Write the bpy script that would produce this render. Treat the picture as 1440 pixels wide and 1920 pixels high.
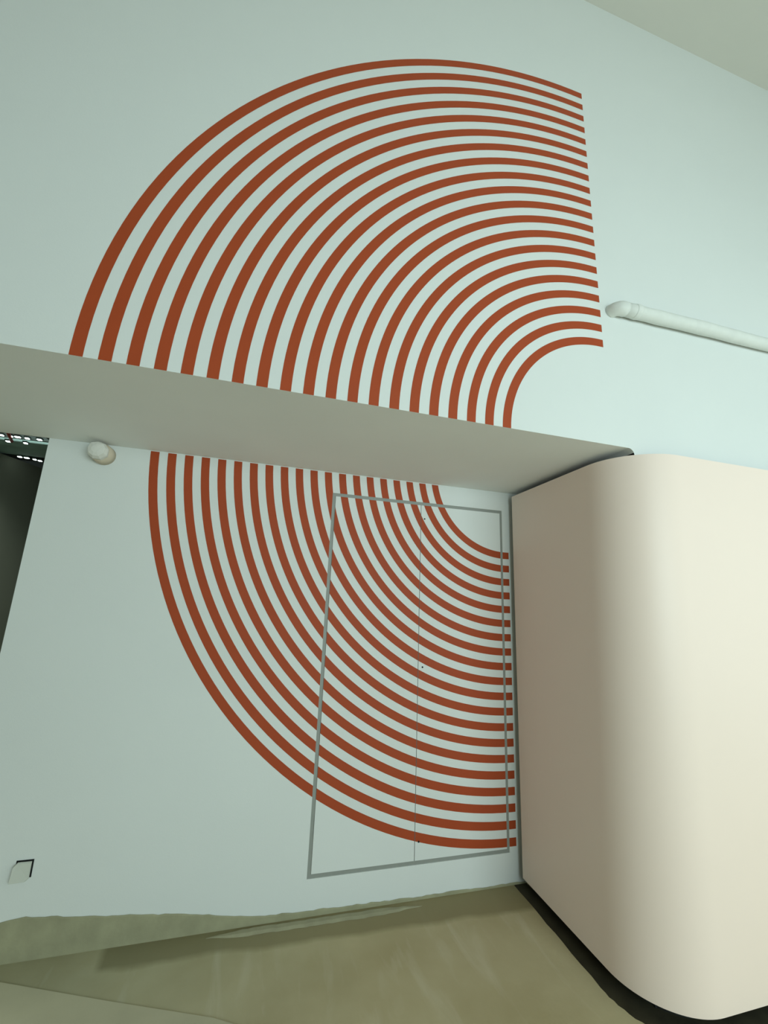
import bpy, math, random
from mathutils import Vector, Matrix
random.seed(7)
for o in list(bpy.data.objects):
    bpy.data.objects.remove(o)
SC = bpy.context.scene
COL = SC.collection

# ------------------------------------------------------------------ camera
CAM_H = 1.6
F_PX, PITCH, YAW, ROLL = 772.83, 0.21868, 0.26573, 0.03956
fwd = Vector((math.sin(YAW) * math.cos(PITCH), math.cos(YAW) * math.cos(PITCH), math.sin(PITCH)))
rgt = Vector((math.cos(YAW), -math.sin(YAW), 0))
upv = rgt.cross(fwd)
r2 = rgt * math.cos(ROLL) + upv * math.sin(ROLL)
u2 = upv * math.cos(ROLL) - rgt * math.sin(ROLL)
cam = bpy.data.cameras.new('camera')
cam.sensor_fit = 'VERTICAL'
cam.sensor_height = 36.0
cam.lens = F_PX / 1920 * 36.0
cam.clip_start = 0.02
cam_o = bpy.data.objects.new('camera', cam)
COL.objects.link(cam_o)
m = Matrix((r2, u2, -fwd)).transposed().to_4x4()
m.translation = Vector((0, 0, CAM_H))
cam_o.matrix_world = m
SC.camera = cam_o

# ------------------------------------------------------------------ view, world, window light
vs = SC.view_settings
vs.view_transform = 'Standard'
vs.look = 'None'
vs.gamma = 1.0
vs.use_curve_mapping = False
vs.exposure = 0.02
W = bpy.data.worlds.new('world')
SC.world = W
W.use_nodes = True
W.node_tree.nodes['Background'].inputs[0].default_value = (0.74, 0.86, 0.84, 1)
W.node_tree.nodes['Background'].inputs[1].default_value = 1.0


def area(name, loc, target, sx, sy, power, col):
    l = bpy.data.lights.new(name, 'AREA')
    l.shape = 'RECTANGLE'
    l.size, l.size_y = sx, sy
    l.energy = power
    l.color = col
    o = bpy.data.objects.new(name, l)
    COL.objects.link(o)
    o.location = loc
    d = Vector(target) - Vector(loc)
    o.rotation_euler = d.to_track_quat('-Z', 'Y').to_euler()
    return o


# daylight entering by the glazed openings of the walls behind the camera
area('window_light_rear', (2.1, -3.15, 1.85), (2.1, 0, 1.85), 3.4, 1.8, 150, (0.77, 0.97, 1.0))
area('window_light_side', (4.95, -1.2, 1.9), (0, -1.2, 1.9), 2.6, 2.6, 15, (0.77, 0.97, 1.0))

# ------------------------------------------------------------------ helpers


def mat(name, col, rough=0.6, var=0.0, vscale=3.0, bump=0.0, bscale=200.0, metal=0.0, emit=None, spec=0.3):
    mt = bpy.data.materials.new(name)
    mt.use_nodes = True
    nt = mt.node_tree
    b = nt.nodes['Principled BSDF']
    b.inputs['Base Color'].default_value = (*col, 1)
    b.inputs['Roughness'].default_value = rough
    b.inputs['Metallic'].default_value = metal
    b.inputs['Specular IOR Level'].default_value = spec
    tc = nt.nodes.new('ShaderNodeTexCoord')
    if var > 0:
        n = nt.nodes.new('ShaderNodeTexNoise')
        n.inputs['Scale'].default_value = vscale
        n.inputs['Detail'].default_value = 5
        nt.links.new(tc.outputs['Object'], n.inputs['Vector'])
        rp = nt.nodes.new('ShaderNodeValToRGB')
        rp.color_ramp.elements[0].position = 0.3
        rp.color_ramp.elements[1].position = 0.7
        rp.color_ramp.elements[0].color = (*[c * (1 - var) for c in col], 1)
        rp.color_ramp.elements[1].color = (*[min(1, c * (1 + var)) for c in col], 1)
        nt.links.new(n.outputs['Fac'], rp.inputs['Fac'])
        nt.links.new(rp.outputs['Color'], b.inputs['Base Color'])
    if bump > 0:
        n2 = nt.nodes.new('ShaderNodeTexNoise')
        n2.inputs['Scale'].default_value = bscale
        n2.inputs['Detail'].default_value = 3
        nt.links.new(tc.outputs['Object'], n2.inputs['Vector'])
        bp = nt.nodes.new('ShaderNodeBump')
        bp.inputs['Strength'].default_value = bump
        bp.inputs['Distance'].default_value = 0.002
        nt.links.new(n2.outputs['Fac'], bp.inputs['Height'])
        nt.links.new(bp.outputs['Normal'], b.inputs['Normal'])
    if emit:
        b.inputs['Emission Color'].default_value = (*emit[0], 1)
        b.inputs['Emission Strength'].default_value = emit[1]
    return mt


def srgb(r, g, b):
    return tuple(((c / 255) / 12.92 if c / 255 <= 0.04045 else ((c / 255 + 0.055) / 1.055) ** 2.4) for c in (r, g, b))


M_WALL = mat('white_wall_paint', srgb(226, 229, 226), 0.65, 0.012, 1.5, 0.12, 160)
M_SOF = mat('soffit_plaster', srgb(240, 242, 240), 0.8, 0.02, 2.0, 0.12, 120)
M_CEIL = mat('ceiling_plaster', srgb(214, 212, 202), 0.85, 0.015, 1.5)
M_ORANGE = mat('orange_mural_paint', srgb(170, 71, 33), 0.6, 0.03, 6.0, 0.08, 200)
M_PINK = mat('pale_pink_panel', srgb(246, 226, 213), 0.45, 0.01, 1.2, spec=0.35)
M_FRAME = mat('grey_door_frame', srgb(150, 153, 147), 0.5)
M_SEAM = mat('dark_gap', srgb(24, 26, 24), 0.8)
M_TOE = mat('dark_toe_kick', srgb(34, 34, 30), 0.8)
M_CAV = mat('cavity_shade', srgb(34, 35, 34), 0.9, 0.1, 8.0)  # near-black so that the gap behind the panel reads as shade
M_MORTAR = mat('raw_mortar', srgb(160, 157, 128), 0.9, 0.12, 9.0, 0.5, 60)
M_RIDGE = mat('pale_mortar', srgb(160, 156, 128), 0.9, 0.1, 14.0, 0.4, 60)
M_FOOT_SHADOW = mat('panel_foot_shadow', srgb(56, 52, 36), 0.9, 0.25, 12.0, 0.4, 60)  # shadow under the pink panel, put into the colour
M_PIPE = mat('painted_pipe', srgb(226, 228, 222), 0.55, 0.04, 14, 0.4, 40)
M_WRAP = mat('white_wrapping', srgb(222, 220, 212), 0.7, 0.04, 30, 0.5, 50)
M_WRAPB = mat('sensor_body_shaded', srgb(205, 192, 170), 0.7)  # beige paints the sensor's shaded side
M_PLATE = mat('plate_plastic', srgb(206, 208, 198), 0.5)
M_DARKWALL = mat('dark_grey_wall', srgb(124, 128, 114), 0.8, 0.05, 1.0)
M_SLAB = mat('dark_slab', srgb(46, 50, 48), 0.9)
M_STEEL = mat('galvanised_steel', srgb(96, 108, 106), 0.4, metal=0.6)
M_DUCT = mat('teal_grey_duct', srgb(150, 180, 178), 0.6, 0.2, 6.0)
M_RED = mat('red_pipe_paint', srgb(150, 60, 52), 0.5)
M_LAMP = mat('lamp_diffuser', srgb(240, 245, 240), 0.5, emit=((0.86, 1.0, 0.95), 5.0))


def tag(o, label=None, cat=None, group=None, kind=None):
    if label: o['label'] = label
    if cat: o['category'] = cat
    if group: o['group'] = group
    if kind: o['kind'] = kind
    return o


def wloc(o):
    v = Vector((0, 0, 0))
    while o:
        v += o.location
        o = o.parent
    return v


def empty(name, loc):
    o = bpy.data.objects.new(name, None)
    o.empty_display_size = 0.1
    COL.objects.link(o)
    o.location = loc
    return o


def mesh(name, verts, faces, mt, parent=None, smooth=False, loc=None):
    """verts in world metres; the object's origin sits at its parent's origin or at loc"""
    off = Vector(loc) if loc is not None else (wloc(parent) if parent else Vector((0, 0, 0)))
    me = bpy.data.meshes.new(name)
    me.from_pydata([tuple(Vector(v) - off) for v in verts], [], faces)
    me.update()
    me.materials.append(mt)
    if smooth:
        for p in me.polygons: p.use_smooth = True
    o = bpy.data.objects.new(name, me)
    COL.objects.link(o)
    if parent:
        o.parent = parent
    if loc is not None:
        o.location = off - (wloc(parent) if parent else Vector((0, 0, 0)))
    return o


class MB:
    def __init__(s): s.v, s.f = [], []

    def quad(s, a, b, c, d):
        n = len(s.v); s.v += [a, b, c, d]; s.f.append((n, n + 1, n + 2, n + 3))

    def poly(s, pts):
        n = len(s.v); s.v += list(pts); s.f.append(tuple(range(n, n + len(pts))))

    def box(s, x0, x1, y0, y1, z0, z1):
        n = len(s.v)
        s.v += [(x, y, z) for z in (z0, z1) for y in (y0, y1) for x in (x0, x1)]
        s.f += [tuple(n + i for i in q) for q in ((0, 2, 3, 1), (4, 5, 7, 6), (0, 1, 5, 4), (2, 6, 7, 3), (0, 4, 6, 2), (1, 3, 7, 5))]
        return s

    def tube(s, path, r, seg=20, cap=True):
        """round tube swept along a list of points, r a number or one per point"""
        n0 = len(s.v)
        P = [Vector(p) for p in path]
        ref = None
        for i, p in enumerate(P):
            d = (P[min(i + 1, len(P) - 1)] - P[max(i - 1, 0)]).normalized()
            if ref is None:
                ref = d.orthogonal().normalized()
            ref = (ref - d * ref.dot(d)).normalized()
            q = d.cross(ref)
            rr = r[i] if isinstance(r, (list, tuple)) else r
            for k in range(seg):
                a = 2 * math.pi * k / seg
                s.v.append(tuple(p + ref * math.cos(a) * rr + q * math.sin(a) * rr))
        for i in range(len(P) - 1):
            for k in range(seg):
                a = n0 + i * seg + k; b = n0 + i * seg + (k + 1) % seg
                s.f.append((a, b, b + seg, a + seg))
        if cap:
            s.f.append(tuple(n0 + k for k in reversed(range(seg))))
            s.f.append(tuple(n0 + (len(P) - 1) * seg + k for k in range(seg)))
        return s

    def prism(s, pts, axis, a, b):
        """closed outline (2D) extruded along an axis from a to b"""
        def p3(q, t): return {'x': (t, q[0], q[1]), 'y': (q[0], t, q[1]), 'z': (q[0], q[1], t)}[axis]
        n = len(s.v); k = len(pts)
        s.v += [p3(q, a) for q in pts] + [p3(q, b) for q in pts]
        s.f.append(tuple(range(n, n + k))); s.f.append(tuple(reversed(range(n + k, n + 2 * k))))
        for i in range(k):
            j = (i + 1) % k
            s.f.append((n + i, n + k + i, n + k + j, n + j))
        return s

    def build(s, name, mt, parent=None, smooth=False, loc=None):
        return mesh(name, s.v, s.f, mt, parent, smooth, loc)


# ------------------------------------------------------------------ measures (metres)
YB = 2.542      # recessed back wall
YU = 1.560      # upper wall that overhangs it
ZS = 2.414      # soffit
ZC = 5.604      # ceiling
XL = -1.222     # free left end of the back wall
XR = 1.722      # white return behind the pink panel
RX0, RX1, RY0 = -5.0, 5.0, -3.2

# ------------------------------------------------------------------ floor
fl = MB().box(-6, 6.2, -6.2, 10, -0.15, 0).build('floor', M_MORTAR)
tag(fl, 'raw olive-grey screed floor with a dark damp band along the wall', kind='structure')
mf = bpy.data.materials.new('screed_floor')
mf.use_nodes = True
nt = mf.node_tree
B = nt.nodes['Principled BSDF']
B.inputs['Roughness'].default_value = 0.75
B.inputs['Specular IOR Level'].default_value = 0.25
tc = nt.nodes.new('ShaderNodeTexCoord')


def N(kind, **kw):
    n = nt.nodes.new(kind)
    for k, v in kw.items(): setattr(n, k, v)
    return n


def L(a, b): nt.links.new(a, b)


def math_n(op, a, b=None):
    n = N('ShaderNodeMath', operation=op)
    for i, q in enumerate((a, b)):
        if q is None: continue
        if isinstance(q, (int, float)): n.inputs[i].default_value = q
        else: L(q, n.inputs[i])
    return n.outputs[0]


n1 = N('ShaderNodeTexNoise'); n1.inputs['Scale'].default_value = 2.2; n1.inputs['Detail'].default_value = 6
L(tc.outputs['Object'], n1.inputs['Vector'])
rp = N('ShaderNodeValToRGB')
rp.color_ramp.elements[0].position = 0.32; rp.color_ramp.elements[0].color = (*srgb(176, 163, 124), 1)
rp.color_ramp.elements[1].position = 0.70; rp.color_ramp.elements[1].color = (*srgb(196, 185, 148), 1)
L(n1.outputs['Fac'], rp.inputs['Fac'])
# pale trowel smears, drawn out across the floor
mp = N('ShaderNodeMapping'); mp.inputs['Scale'].default_value = (5.0, 1.1, 1); mp.inputs['Rotation'].default_value = (0, 0, 0.35)
L(tc.outputs['Object'], mp.inputs['Vector'])
n2 = N('ShaderNodeTexNoise'); n2.inputs['Scale'].default_value = 1.6; n2.inputs['Detail'].default_value = 7; n2.inputs['Distortion'].default_value = 0.8
L(mp.outputs[0], n2.inputs['Vector'])
sm = N('ShaderNodeMapRange'); sm.inputs[1].default_value = 0.56; sm.inputs[2].default_value = 0.72
L(n2.outputs['Fac'], sm.inputs[0])
mx = N('ShaderNodeMixRGB'); mx.inputs[2].default_value = (*srgb(212, 204, 176), 1)
L(math_n('MULTIPLY', sm.outputs[0], 0.4), mx.inputs[0]); L(rp.outputs['Color'], mx.inputs[1])
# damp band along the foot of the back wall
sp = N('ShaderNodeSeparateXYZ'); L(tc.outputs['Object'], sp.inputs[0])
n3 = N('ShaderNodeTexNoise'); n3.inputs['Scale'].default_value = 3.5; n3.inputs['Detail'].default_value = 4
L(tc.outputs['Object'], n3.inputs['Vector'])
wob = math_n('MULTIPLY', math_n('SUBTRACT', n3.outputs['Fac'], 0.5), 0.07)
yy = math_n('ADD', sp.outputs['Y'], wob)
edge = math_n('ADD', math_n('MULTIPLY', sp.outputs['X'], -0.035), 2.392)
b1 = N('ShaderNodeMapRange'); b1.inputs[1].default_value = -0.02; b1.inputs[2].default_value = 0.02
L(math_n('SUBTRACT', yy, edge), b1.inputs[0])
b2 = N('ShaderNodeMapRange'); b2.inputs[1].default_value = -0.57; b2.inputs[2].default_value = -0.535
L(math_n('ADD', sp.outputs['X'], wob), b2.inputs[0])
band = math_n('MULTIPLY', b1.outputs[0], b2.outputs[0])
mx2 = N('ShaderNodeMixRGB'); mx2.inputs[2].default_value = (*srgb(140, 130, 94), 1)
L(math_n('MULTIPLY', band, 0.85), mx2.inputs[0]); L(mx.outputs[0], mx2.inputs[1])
# screed multiplied darker and greyer towards the left end of the room
b3 = N('ShaderNodeMapRange'); b3.inputs[1].default_value = 0.55; b3.inputs[2].default_value = -0.75
L(math_n('ADD', sp.outputs['X'], math_n('MULTIPLY', wob, 6.0)), b3.inputs[0])
mx3 = N('ShaderNodeMixRGB'); mx3.blend_type = 'MULTIPLY'; mx3.inputs[2].default_value = (0.74, 0.83, 0.93, 1)
L(math_n('MULTIPLY', b3.outputs[0], 0.8), mx3.inputs[0]); L(mx2.outputs[0], mx3.inputs[1])
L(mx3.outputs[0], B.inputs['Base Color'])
n4 = N('ShaderNodeTexNoise'); n4.inputs['Scale'].default_value = 30; n4.inputs['Detail'].default_value = 6
L(tc.outputs['Object'], n4.inputs['Vector'])
bp = N('ShaderNodeBump'); bp.inputs['Strength'].default_value = 0.25; bp.inputs['Distance'].default_value = 0.004
L(n4.outputs['Fac'], bp.inputs['Height']); L(bp.outputs[0], B.inputs['Normal'])
fl.data.materials[0] = mf

M_SCREED = mat('pale_screed', srgb(186, 180, 152), 0.8, 0.06, 5.0, 0.3, 40)
pl = [(-1.36, 2.62), (-0.907, 2.43), (-0.458, 2.244), (-0.04, 2.077), (0.12, 1.99), (0.30, 1.72), (0.1, 0.2), (-4.4, 0.2), (-4.4, 2.6)]
sl = MB().prism(pl, 'z', 0.0, 0.006).build('screed_layer', M_SCREED, fl)

# low smeared ridge of pale mortar left on the floor in front of the wall
rd = MB()
prev = None
for i in range(41):
    x = -0.12 + 1.1 * i / 40
    w = .024 * min(1, i / 6, (40 - i) / 8) + .002
    yc = 2.500 - .010 * x + random.uniform(-.003, .003)
    h = .005 * min(1, i / 5, (40 - i) / 6) + .001 + random.uniform(0, .0015)
    row = [(x, yc - w, .0005), (x, yc - w * .4, h), (x, yc + w * .5, h), (x, yc + w, .0005)]
    if prev:
        for j in range(3):
            rd.quad(prev[j], row[j], row[j + 1], prev[j + 1])
    prev = row
rd.build('mortar_ridge', M_RIDGE, fl)

# ------------------------------------------------------------------ walls, soffit, ceiling
o = MB().box(RX0, RX1, YU, YB, ZS, ZC).build('wall_upper', M_WALL)
tag(o, 'tall white upper wall carrying the larger half of the mural', kind='structure')
o.data.materials.append(M_SOF)
o.data.polygons[0].material_index = 1            # its underside is the soffit

# recessed wall with the door opening cut out of it
DX0, DX1, DZ0, DZ1 = 0.349, 1.560, 0.166, 2.278
wb = MB()
XE = 1.95
for (x0, x1, z0, z1) in ((XL, DX0, 0, ZS), (DX1, XE, 0, ZS), (DX0, DX1, DZ1, ZS), (DX0, DX1, 0, DZ0)):
    wb.box(x0, x1, YB, YB + 0.12, z0, z1)
wb.box(XL, XE, YB + .001, YB + .12, ZS, ZS + .15)
wall_back = wb.build('wall_back', M_WALL)
tag(wall_back, 'recessed white wall under the soffit with flush double door', kind='structure')

# unpainted mortar along its foot, ragged upper edge rising to the left
top = [(XL, .150), (-1.1, .150), (-.995, .156), (-.9, .165), (-.75, .148), (-.6, .131), (-.35, .104), (-.15, .078), (.0, .052), (.15, .034), (.317, .027), (.55, .022), (.782, .018), (.949, .013), (1.2, .014), (1.45, .010), (1.66, .008)]
fine = []
for (a, b) in zip(top[:-1], top[1:]):
    n = max(2, int((b[0] - a[0]) / 0.025))
    for i in range(n):
        t = i / n
        fine.append((a[0] + (b[0] - a[0]) * t, max(.004, a[1] + (b[1] - a[1]) * t + random.uniform(-.003, .003))))
fine.append(top[-1])
mm = MB()
for (a, b) in zip(fine[:-1], fine[1:]):
    y0 = YB - 0.001
    y1 = YB - 0.006
    mm.quad((a[0], y1, 0), (b[0], y1, 0), (b[0], y1, max(.002, b[1] - .004)), (a[0], y1, max(.002, a[1] - .004)))
    mm.quad((a[0], y1, max(.002, a[1] - .004)), (b[0], y1, max(.002, b[1] - .004)), (b[0], y0, b[1]), (a[0], y0, a[1]))
mm.build('mortar_skirting', M_MORTAR, wall_back)

# white return at the right end of the recess, its top corner rounded
rt = MB()
rt.box(XR, RX1, YU, YB, 2.15, ZS)
rt.box(XR, RX1, 1.72, YB, 0, 2.15)
rr = 0.035
co = [(XR, ZS)] + [(XR - rr + rr * math.cos(a), ZS - rr + rr * math.sin(a)) for a in [math.pi / 2 * (1 - i / 8) for i in range(9)]]
rt.prism(co, 'y', YU, YB)
o = rt.build('wall_right', M_WALL)
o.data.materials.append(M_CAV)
for p in o.data.polygons:                         # painted cavity shade wherever the pink panel covers the wall
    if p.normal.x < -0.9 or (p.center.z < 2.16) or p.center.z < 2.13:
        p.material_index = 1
tag(o, 'white wall return behind the pink curved panel', kind='structure')

o = MB().box(RX0 - .2, RX1 + .2, RY0 - .2, YU, ZC, ZC + .2).build('ceiling', M_CEIL)
tag(o, 'high plain off-white ceiling above the upper wall', kind='structure')

# walls of the room behind the camera with the glazed openings the daylight comes through
o = MB().box(RX0 - .2, .2, RY0 - .2, RY0, 0, ZC).box(3.8, RX1 + .2, RY0 - .2, RY0, 0, ZC).box(.2, 3.8, RY0 - .2, RY0, 0, .9).box(.2, 3.8, RY0 - .2, RY0, 2.8, ZC).build('wall_rear', M_WALL)
tag(o, 'white wall behind the viewer with a wide window opening', kind='structure')
o = MB().box(RX1, RX1 + .2, RY0, -2.6, 0, ZC).box(RX1, RX1 + .2, .2, YU, 0, ZC).box(RX1, RX1 + .2, -2.6, .2, 0, .5).box(RX1, RX1 + .2, -2.6, .2, 3.3, ZC).build('wall_side', M_WALL)
tag(o, 'white side wall right of the viewer with a window opening', kind='structure')
o = MB().box(RX0 - .2, RX0, RY0, YU, 0, ZC).build('wall_left', M_WALL)
tag(o, 'white side wall left of the viewer', kind='structure')

# corridor beyond the free end of the recessed wall
dw = MB().prism([(-3.30, 3.83), (-2.22, 6.88), (-2.32, 6.92), (-3.40, 3.87)], 'z', 0, 3.0).build('wall_corridor', M_DARKWALL)
tag(dw, 'dark grey corridor wall seen past the left end of the white wall', kind='structure')
o = MB().box(-6, -0.9, 9.6, 9.8, 0, 4.6).build('light_block_corridor_end', M_SLAB)  # added to stop sky light leaking in from behind
tag(o, 'added dark wall blocking light at the corridor end', kind='structure')
o = MB().box(-1.0, -0.8, YB + .12, 9.6, 0, 4.6).build('light_block_corridor_side', M_SLAB)  # added to close this side against outside light
tag(o, 'added dark wall blocking light behind the white recessed wall', kind='structure')
o = MB().box(-6, -0.8, YB + .12, 9.8, 4.6, 4.75).build('ceiling_corridor', M_SLAB)
tag(o, 'dark bare slab above the corridor services', kind='structure')

# ------------------------------------------------------------------ the mural


def clip(poly, rect):
    x0, x1, z0, z1 = rect
    for (ax, lim, sgn) in ((0, x0, 1), (0, x1, -1), (1, z0, 1), (1, z1, -1)):
        out = []
        for i in range(len(poly)):
            p, q = poly[i], poly[(i + 1) % len(poly)]
            dp, dq = (p[ax] - lim) * sgn, (q[ax] - lim) * sgn
            if dp >= 0: out.append(p)
            if (dp >= 0) != (dq >= 0):
                t = dp / (dp - dq)
                out.append((p[0] + (q[0] - p[0]) * t, p[1] + (q[1] - p[1]) * t))
        poly = out
        if len(poly) < 3: return []
    return poly


def area2(p):
    return abs(sum(p[i][0] * p[(i + 1) % len(p)][1] - p[(i + 1) % len(p)][0] * p[i][1] for i in range(len(p)))) / 2


def stripe_quads(xc, zc, ro, ri, up, xend):
    """a band of a circle through a quarter turn, run on straight and level to xend"""
    s = 1 if up else -1
    qs = []
    n = 56
    a0, a1 = -0.10, math.pi / 2
    pr = None
    for i in range(n + 1):
        a = a0 + (a1 - a0) * i / n
        o_, i_ = [(xc - r * math.cos(a), zc + s * r * math.sin(a)) for r in (ro, ri)]
        if pr: qs.append([pr[0], o_, i_, pr[1]])
        pr = (o_, i_)
    qs.append([(xc, zc + s * ro), (xend, zc + s * ro), (xend, zc + s * ri), (xc, zc + s * ri)])
    return qs


def stripe_mesh(qs, rects, y, parent):
    mb = MB()
    for rc in rects:
        for q in qs:
            c = clip(q, rc)
            if c and area2(c) > 1e-8:
                mb.poly([(p[0], y, p[1]) for p in c])
    if mb.f:
        return mb.build('stripe', M_ORANGE, parent)


PAINT = 0.0006
mu = empty('wall_mural', (1.573, YU, ZS))
tag(mu, 'orange concentric quarter-circle stripes on the upper wall above the soffit', 'mural', 'halves of the striped mural')
for k in range(20):
    ro = 2.324 - k * 0.0908
    stripe_mesh(stripe_quads(1.573, 2.406, ro, ro - 0.0435, True, 1.585), [(-9, 1.585, ZS, 9)], YU - PAINT, mu)

ml = empty('wall_mural', (1.576, YB, ZS))
tag(ml, 'orange concentric stripes curving down the recessed wall around the flush door', 'mural', 'halves of the striped mural')
# ------------------------------------------------------------------ flush double door
door = empty('door_1', (0.95, YB, DZ0))
tag(door, 'flush double door crossed by orange mural stripes', kind='structure')
fw = 0.020
fr = MB()
FY0, FY1 = YB + 0.004, YB + 0.06
fr.box(DX0, DX0 + fw, FY0, FY1, DZ0, DZ1)
fr.box(DX1 - fw * .8, DX1, FY0, FY1, DZ0, DZ1)
fr.box(DX0 + fw, DX1 - fw * .8, FY0, FY1, DZ1 - fw, DZ1)
fr.box(DX0 + fw, DX1 - fw * .8, FY0, FY1, DZ0, DZ0 + fw)
o = fr.build('door_frame', M_FRAME, door)
o['label'] = 'recessed grey metal frame'
XS = 0.950
lx0, lx1, lz0, lz1 = DX0 + fw + .001, DX1 - fw * .8 - .001, DZ0 + fw + .001, DZ1 - fw - .001
MB().box(XS - .01, XS + .01, YB + .03, YB + .05, lz0, lz1).build('meeting_rebate', M_SEAM, door)
leaves = []
for (a, b) in ((lx0, XS - .0018), (XS + .0018, lx1)):
    lf = MB().box(a, b, YB, YB + 0.03, lz0, lz1).build('door_leaf', M_WALL, door)
    leaves.append((lf, (a, b, lz0, lz1)))
for (x, z) in ((.976, 2.165), (.979, 1.224), (.974, .28)):
    MB().tube([(x, YB - .0022, z), (x, YB + .002, z)], .0052, 10).build('lock_hole', M_SEAM, leaves[1][0])

for k in range(20):
    ro = 2.297 - k * 0.0915
    qs = stripe_quads(1.576, 2.494, ro, ro - 0.0462, False, 1.607)
    zt = ZS - .004
    stripe_mesh(qs, [(XL, DX0, 0, zt), (DX0, DX1, DZ1, zt)], YB - PAINT, ml)
    stripe_mesh(qs, [(DX1, 1.607, 0, zt)], YB - PAINT, ml)      # the end right of the door
    for lf, rc in leaves:
        stripe_mesh(qs, [rc], YB - PAINT, lf)

# ------------------------------------------------------------------ pink panel round the corner
pk = empty('curved_panel', (1.9, 1.8, 0))
tag(pk, 'pale pink wall panel bent round the corner, raised off the floor', 'wall panel')
PX, PY, PR, PZ0, PZ1, LEAN, PT = 1.612, 1.476, 0.287, 0.058, 2.375, 0.088, 0.018


def pink_plan(off, z):
    sh = LEAN * (PZ1 - z) / (PZ1 - PZ0)
    pts = [(PX + off, 2.491)]
    r = PR - off
    cx, cy = PX + PR, PY + PR + sh
    for i in range(25):
        a = math.pi + (math.pi / 2) * i / 24
        pts.append((cx + r * math.cos(a), cy + r * math.sin(a)))
    pts.append((4.6, PY + off + sh))
    return pts


v, f = [], []
rows = [(0, PZ0), (0, PZ1), (PT, PZ1), (PT, PZ0)]
for (off, z) in rows:
    v += [(x, y, z) for x, y in pink_plan(off, z)]
k = 27
for a in range(4):
    b = (a + 1) % 4
    for i in range(k - 1):
        f.append((a * k + i, a * k + i + 1, b * k + i + 1, b * k + i))
f.append((0, k, 2 * k, 3 * k)); f.append((k - 1, 4 * k - 1, 3 * k - 1, 2 * k - 1))
panel = mesh('panel', v, f, M_PINK, pk, True)
panel.data.set_sharp_from_angle(angle=math.radians(35))
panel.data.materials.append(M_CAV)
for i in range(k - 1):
    panel.data.polygons[2 * (k - 1) + i].material_index = 1     # its back, coloured dark as cavity shade
# hidden strip added below the panel's top edge to block light behind it
v, f = [], []
for (off, z) in ((PT, 2.26), (PT, 2.32), (.062, 2.32), (.062, 2.26)):
    v += [(x, y, z) for x, y in pink_plan(off, z)]
for a in range(4):
    b = (a + 1) % 4
    for i in range(k - 1):
        f.append((a * k + i, a * k + i + 1, b * k + i + 1, b * k + i))
f.append((0, k, 2 * k, 3 * k)); f.append((k - 1, 4 * k - 1, 3 * k - 1, 2 * k - 1))
mesh('cavity_light_stop', v, f, M_CAV, pk)
# set-back plinth the panel stands on
v, f = [], []
rows = [(.075, 0.0), (.075, .09), (.095, .09), (.095, 0.0)]
for (off, z) in rows:
    v += [(x, min(y, 2.47), z) for x, y in pink_plan(off, PZ0)]
for a in range(4):
    b = (a + 1) % 4
    for i in range(k - 1):
        f.append((a * k + i, a * k + i + 1, b * k + i + 1, b * k + i))
f.append((0, k, 2 * k, 3 * k)); f.append((k - 1, 4 * k - 1, 3 * k - 1, 2 * k - 1))
o = mesh('plinth', v, f, M_TOE, pk, True)
o.data.set_sharp_from_angle(angle=math.radians(35))
o['label'] = 'dark set-back plinth'

# dark strip painting the panel's shadow on the floor along its foot
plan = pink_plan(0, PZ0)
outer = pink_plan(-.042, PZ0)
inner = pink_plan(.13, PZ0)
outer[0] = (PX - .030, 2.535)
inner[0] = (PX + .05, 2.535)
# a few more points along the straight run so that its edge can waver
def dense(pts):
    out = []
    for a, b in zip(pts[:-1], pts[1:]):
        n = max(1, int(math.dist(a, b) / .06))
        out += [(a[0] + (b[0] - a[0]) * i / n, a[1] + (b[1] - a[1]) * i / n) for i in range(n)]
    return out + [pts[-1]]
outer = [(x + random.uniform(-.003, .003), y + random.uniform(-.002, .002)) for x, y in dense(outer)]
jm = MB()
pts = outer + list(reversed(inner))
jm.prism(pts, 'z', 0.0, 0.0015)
jm.build('floor_shadow_strip', M_FOOT_SHADOW, fl)

# ------------------------------------------------------------------ painted pipe on the upper wall
pp = empty('wall_pipe', (2.2, YU, 3.2))
tag(pp, 'white painted pipe running along the upper wall beside the mural', 'pipe')
py, pz, pr_ = YU - 0.040, 3.192, 0.036
x = 1.70
path = []
while x < 4.6:
    path.append((x, py + .001 * math.sin(x * 5), pz + 0.022 * (x - 1.6) + .001 * math.sin(x * 9)))
    x += .08
MB().tube(path, [pr_ + random.uniform(-.0015, .0015) for _ in path], 24).build('pipe', M_PIPE, pp, True)
el = [(1.695 - .040 * math.sin(a), py + .042 * (1 - math.cos(a)), pz + .001) for a in [math.pi / 2 * i / 8 for i in range(9)]]
el = [(1.715, py, pz + .001)] + el
MB().tube(el, [.0375, .038, .038, .038, .0375, .037, .037, .036, .036, .036], 12).build('elbow', M_PIPE, pp, True)
for cx in (1.765,):
    q = pz + 0.022 * (cx - 1.6)
    MB().tube([(cx, py, q), (cx + .006, py, q), (cx + .03, py, q), (cx + .036, py, q)], [.037, .0385, .0385, .037], 24).build('collar', M_PIPE, pp, True)

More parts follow.
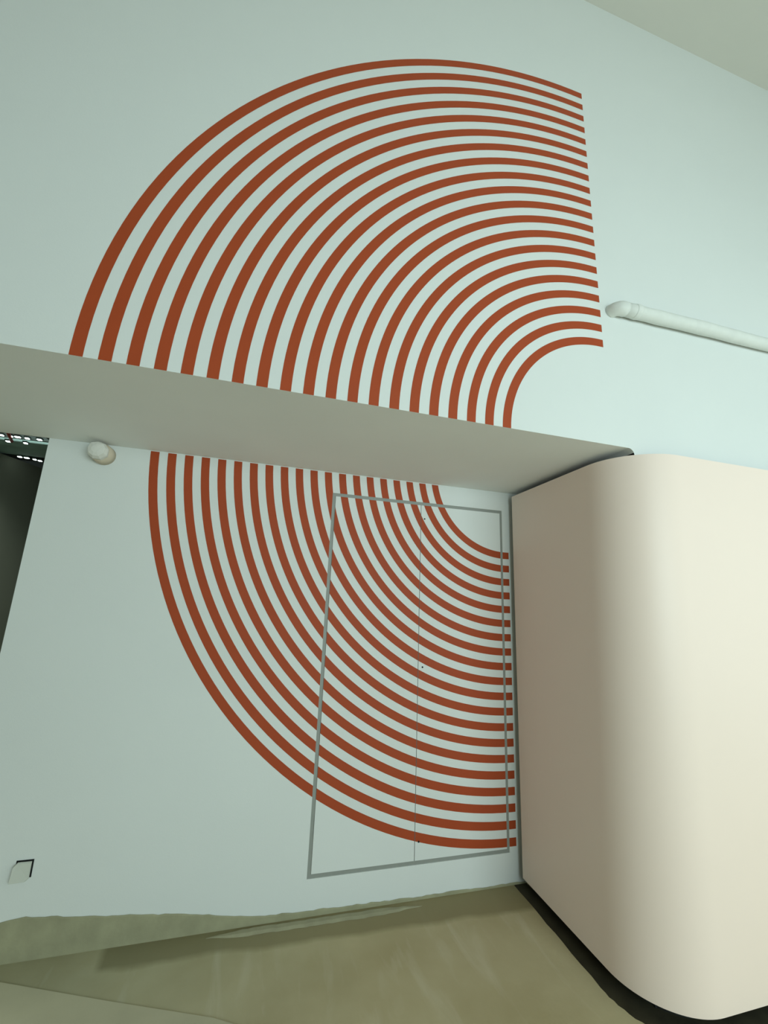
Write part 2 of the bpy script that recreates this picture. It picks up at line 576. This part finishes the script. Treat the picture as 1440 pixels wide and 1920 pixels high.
# ------------------------------------------------------------------ wrapped sensor under the soffit
sx, sz = -0.945, 2.350
ws = empty('wrapped_sensor', (sx, YB, sz))
tag(ws, 'small white wrapped sensor on the wall just under the soffit', 'sensor')
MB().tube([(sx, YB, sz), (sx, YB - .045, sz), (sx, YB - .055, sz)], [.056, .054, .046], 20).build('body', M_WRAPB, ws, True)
cv = MB()
prof = [(-.040, .038), (-.052, .050), (-.078, .052), (-.098, .042), (-.106, .022), (-.107, .004)]
n = 9
for (dy, r) in prof:
    for i in range(n):
        a = 2 * math.pi * i / n + .2
        q = r * (1 + random.uniform(-.06, .06))
        cv.v.append((sx - .010 + q * math.cos(a), YB + dy, sz + .004 + q * math.sin(a)))
for j in range(len(prof) - 1):
    for i in range(n):
        a, b = j * n + i, j * n + (i + 1) % n
        cv.f.append((a, b, b + n, a + n))
cv.f.append(tuple((len(prof) - 1) * n + i for i in range(n)))
cv.build('wrapping', M_WRAP, ws)

# ------------------------------------------------------------------ loose socket cover low on the wall
kx, kz = -0.950, 0.350
so = empty('wall_socket', (kx, YB, kz))
tag(so, 'loose blank socket cover low on the white wall near its left end', 'socket')
MB().box(kx - .028, kx + .040, YB - .002, YB, kz - .030, kz + .041).build('box_opening', M_SEAM, so)
pv = MB()
q = [(-.036, -.040, .016), (.022, -.043, .006), (.034, -.032, .004), (.034, .035, .004), (-.018, .038, .010), (-.032, .024, .014)]
back = [(kx + a, YB - d, kz + b) for a, b, d in q]
front = [(kx + a * .94, YB - d - .009, kz + b * .94) for a, b, d in q]
pv.v = back + front
nq = len(q)
pv.f = [tuple(range(nq)), tuple(reversed(range(nq, 2 * nq)))] + [(i, nq + i, nq + (i + 1) % nq, (i + 1) % nq) for i in range(nq)]
pv.build('cover_plate', M_PLATE, so)

# ------------------------------------------------------------------ services in the corridor ceiling


def at_z(px, py, z):
    """where the line of sight through a pixel meets the level z"""
    d = r2 * ((px - 720) / F_PX) - u2 * ((py - 960) / F_PX) + fwd
    return Vector((0, 0, CAM_H)) + d * ((z - CAM_H) / d.z)


ZV = 3.0
ct = empty('cable_tray', (-2.6, 4.50, ZV + .02))
tag(ct, 'thin steel cable tray in front of the teal duct at the far left', 'cable tray')
for yv in (4.42, 4.56):
    MB().box(-4.2, -1.3, yv, yv + .025, ZV + .02, ZV + .08).build('side_rail', M_STEEL, ct)
for i in range(10):
    xv = -4.0 + i * .26
    MB().box(xv, xv + .025, 4.445, 4.56, ZV + .03, ZV + .045).build('rung', M_STEEL, ct)
du = MB().box(-4.2, -1.3, 4.66, 5.16, ZV + .02, ZV + .40).build('air_duct', M_DUCT)
tag(du, 'teal-grey air duct crossing the corridor ceiling at the far left', 'duct')
br = MB().box(-4.2, -1.3, 5.22, 5.36, ZV + .02, ZV + .10).build('lighting_track', M_SLAB)
tag(br, 'black lighting track behind the teal duct at the far left', 'lighting track')
rp_ = MB().tube([(-2.40, 4.30, ZV + .0), (-2.52, 4.62, ZV + .0)], .014, 10).build('sprinkler_pipe', M_RED, None, True)
tag(rp_, 'short thin red pipe below the cable tray at the far left', 'pipe')
G1 = 'small lamps along the cable tray'
G2 = 'small lamps on the black lighting track'


def lamp(px, py, w, label, group):
    p = at_z(px, py, ZV)
    w *= .85
    e = empty('strip_lamp', (p.x, p.y, ZV + .02))
    tag(e, label, 'lamp', group)
    MB().box(p.x - w, p.x + w, p.y - .022, p.y + .022, ZV + .004, ZV + .02).build('housing', M_STEEL, e)
    MB().box(p.x - w + .006, p.x + w - .006, p.y - .014, p.y + .014, ZV - .002, ZV + .004).build('diffuser', M_LAMP, e)


ORD = ('leftmost', 'second from left', 'third from left', 'fourth from left', 'rightmost')
for i, (px, py, w) in enumerate(((3, 816.5, .022), (20, 818.5, .022), (33, 820, .03), (51, 822.5, .024), (74, 825, .026))):
    lamp(px, py, w, 'small bright lamp, %s of five in the row nearest the soffit edge' % ORD[i], G1)
for i, (px, py, w) in enumerate(((15, 828, .024), (48, 831.5, .022))):
    lamp(px, py, w, 'small bright lamp between cable tray and teal duct, %s of the pair' % ('left one', 'right one')[i], G1)
for i, (px, py, w) in enumerate(((37, 857, .026), (50, 859, .030), (65, 862, .022), (75, 864.5, .024))):
    lamp(px, py, w, 'small bright lamp on the black lighting track, %s of four' % (ORD[:3] + ORD[4:])[i], G2)

# added fill light brightening the corridor wall, out of view behind the upper wall
area('corridor_fill_light', (-2.2, 3.3, 4.3), (-3.2, 5.0, 1.2), 0.3, 1.2, 55, (0.9, 1.0, 0.9))
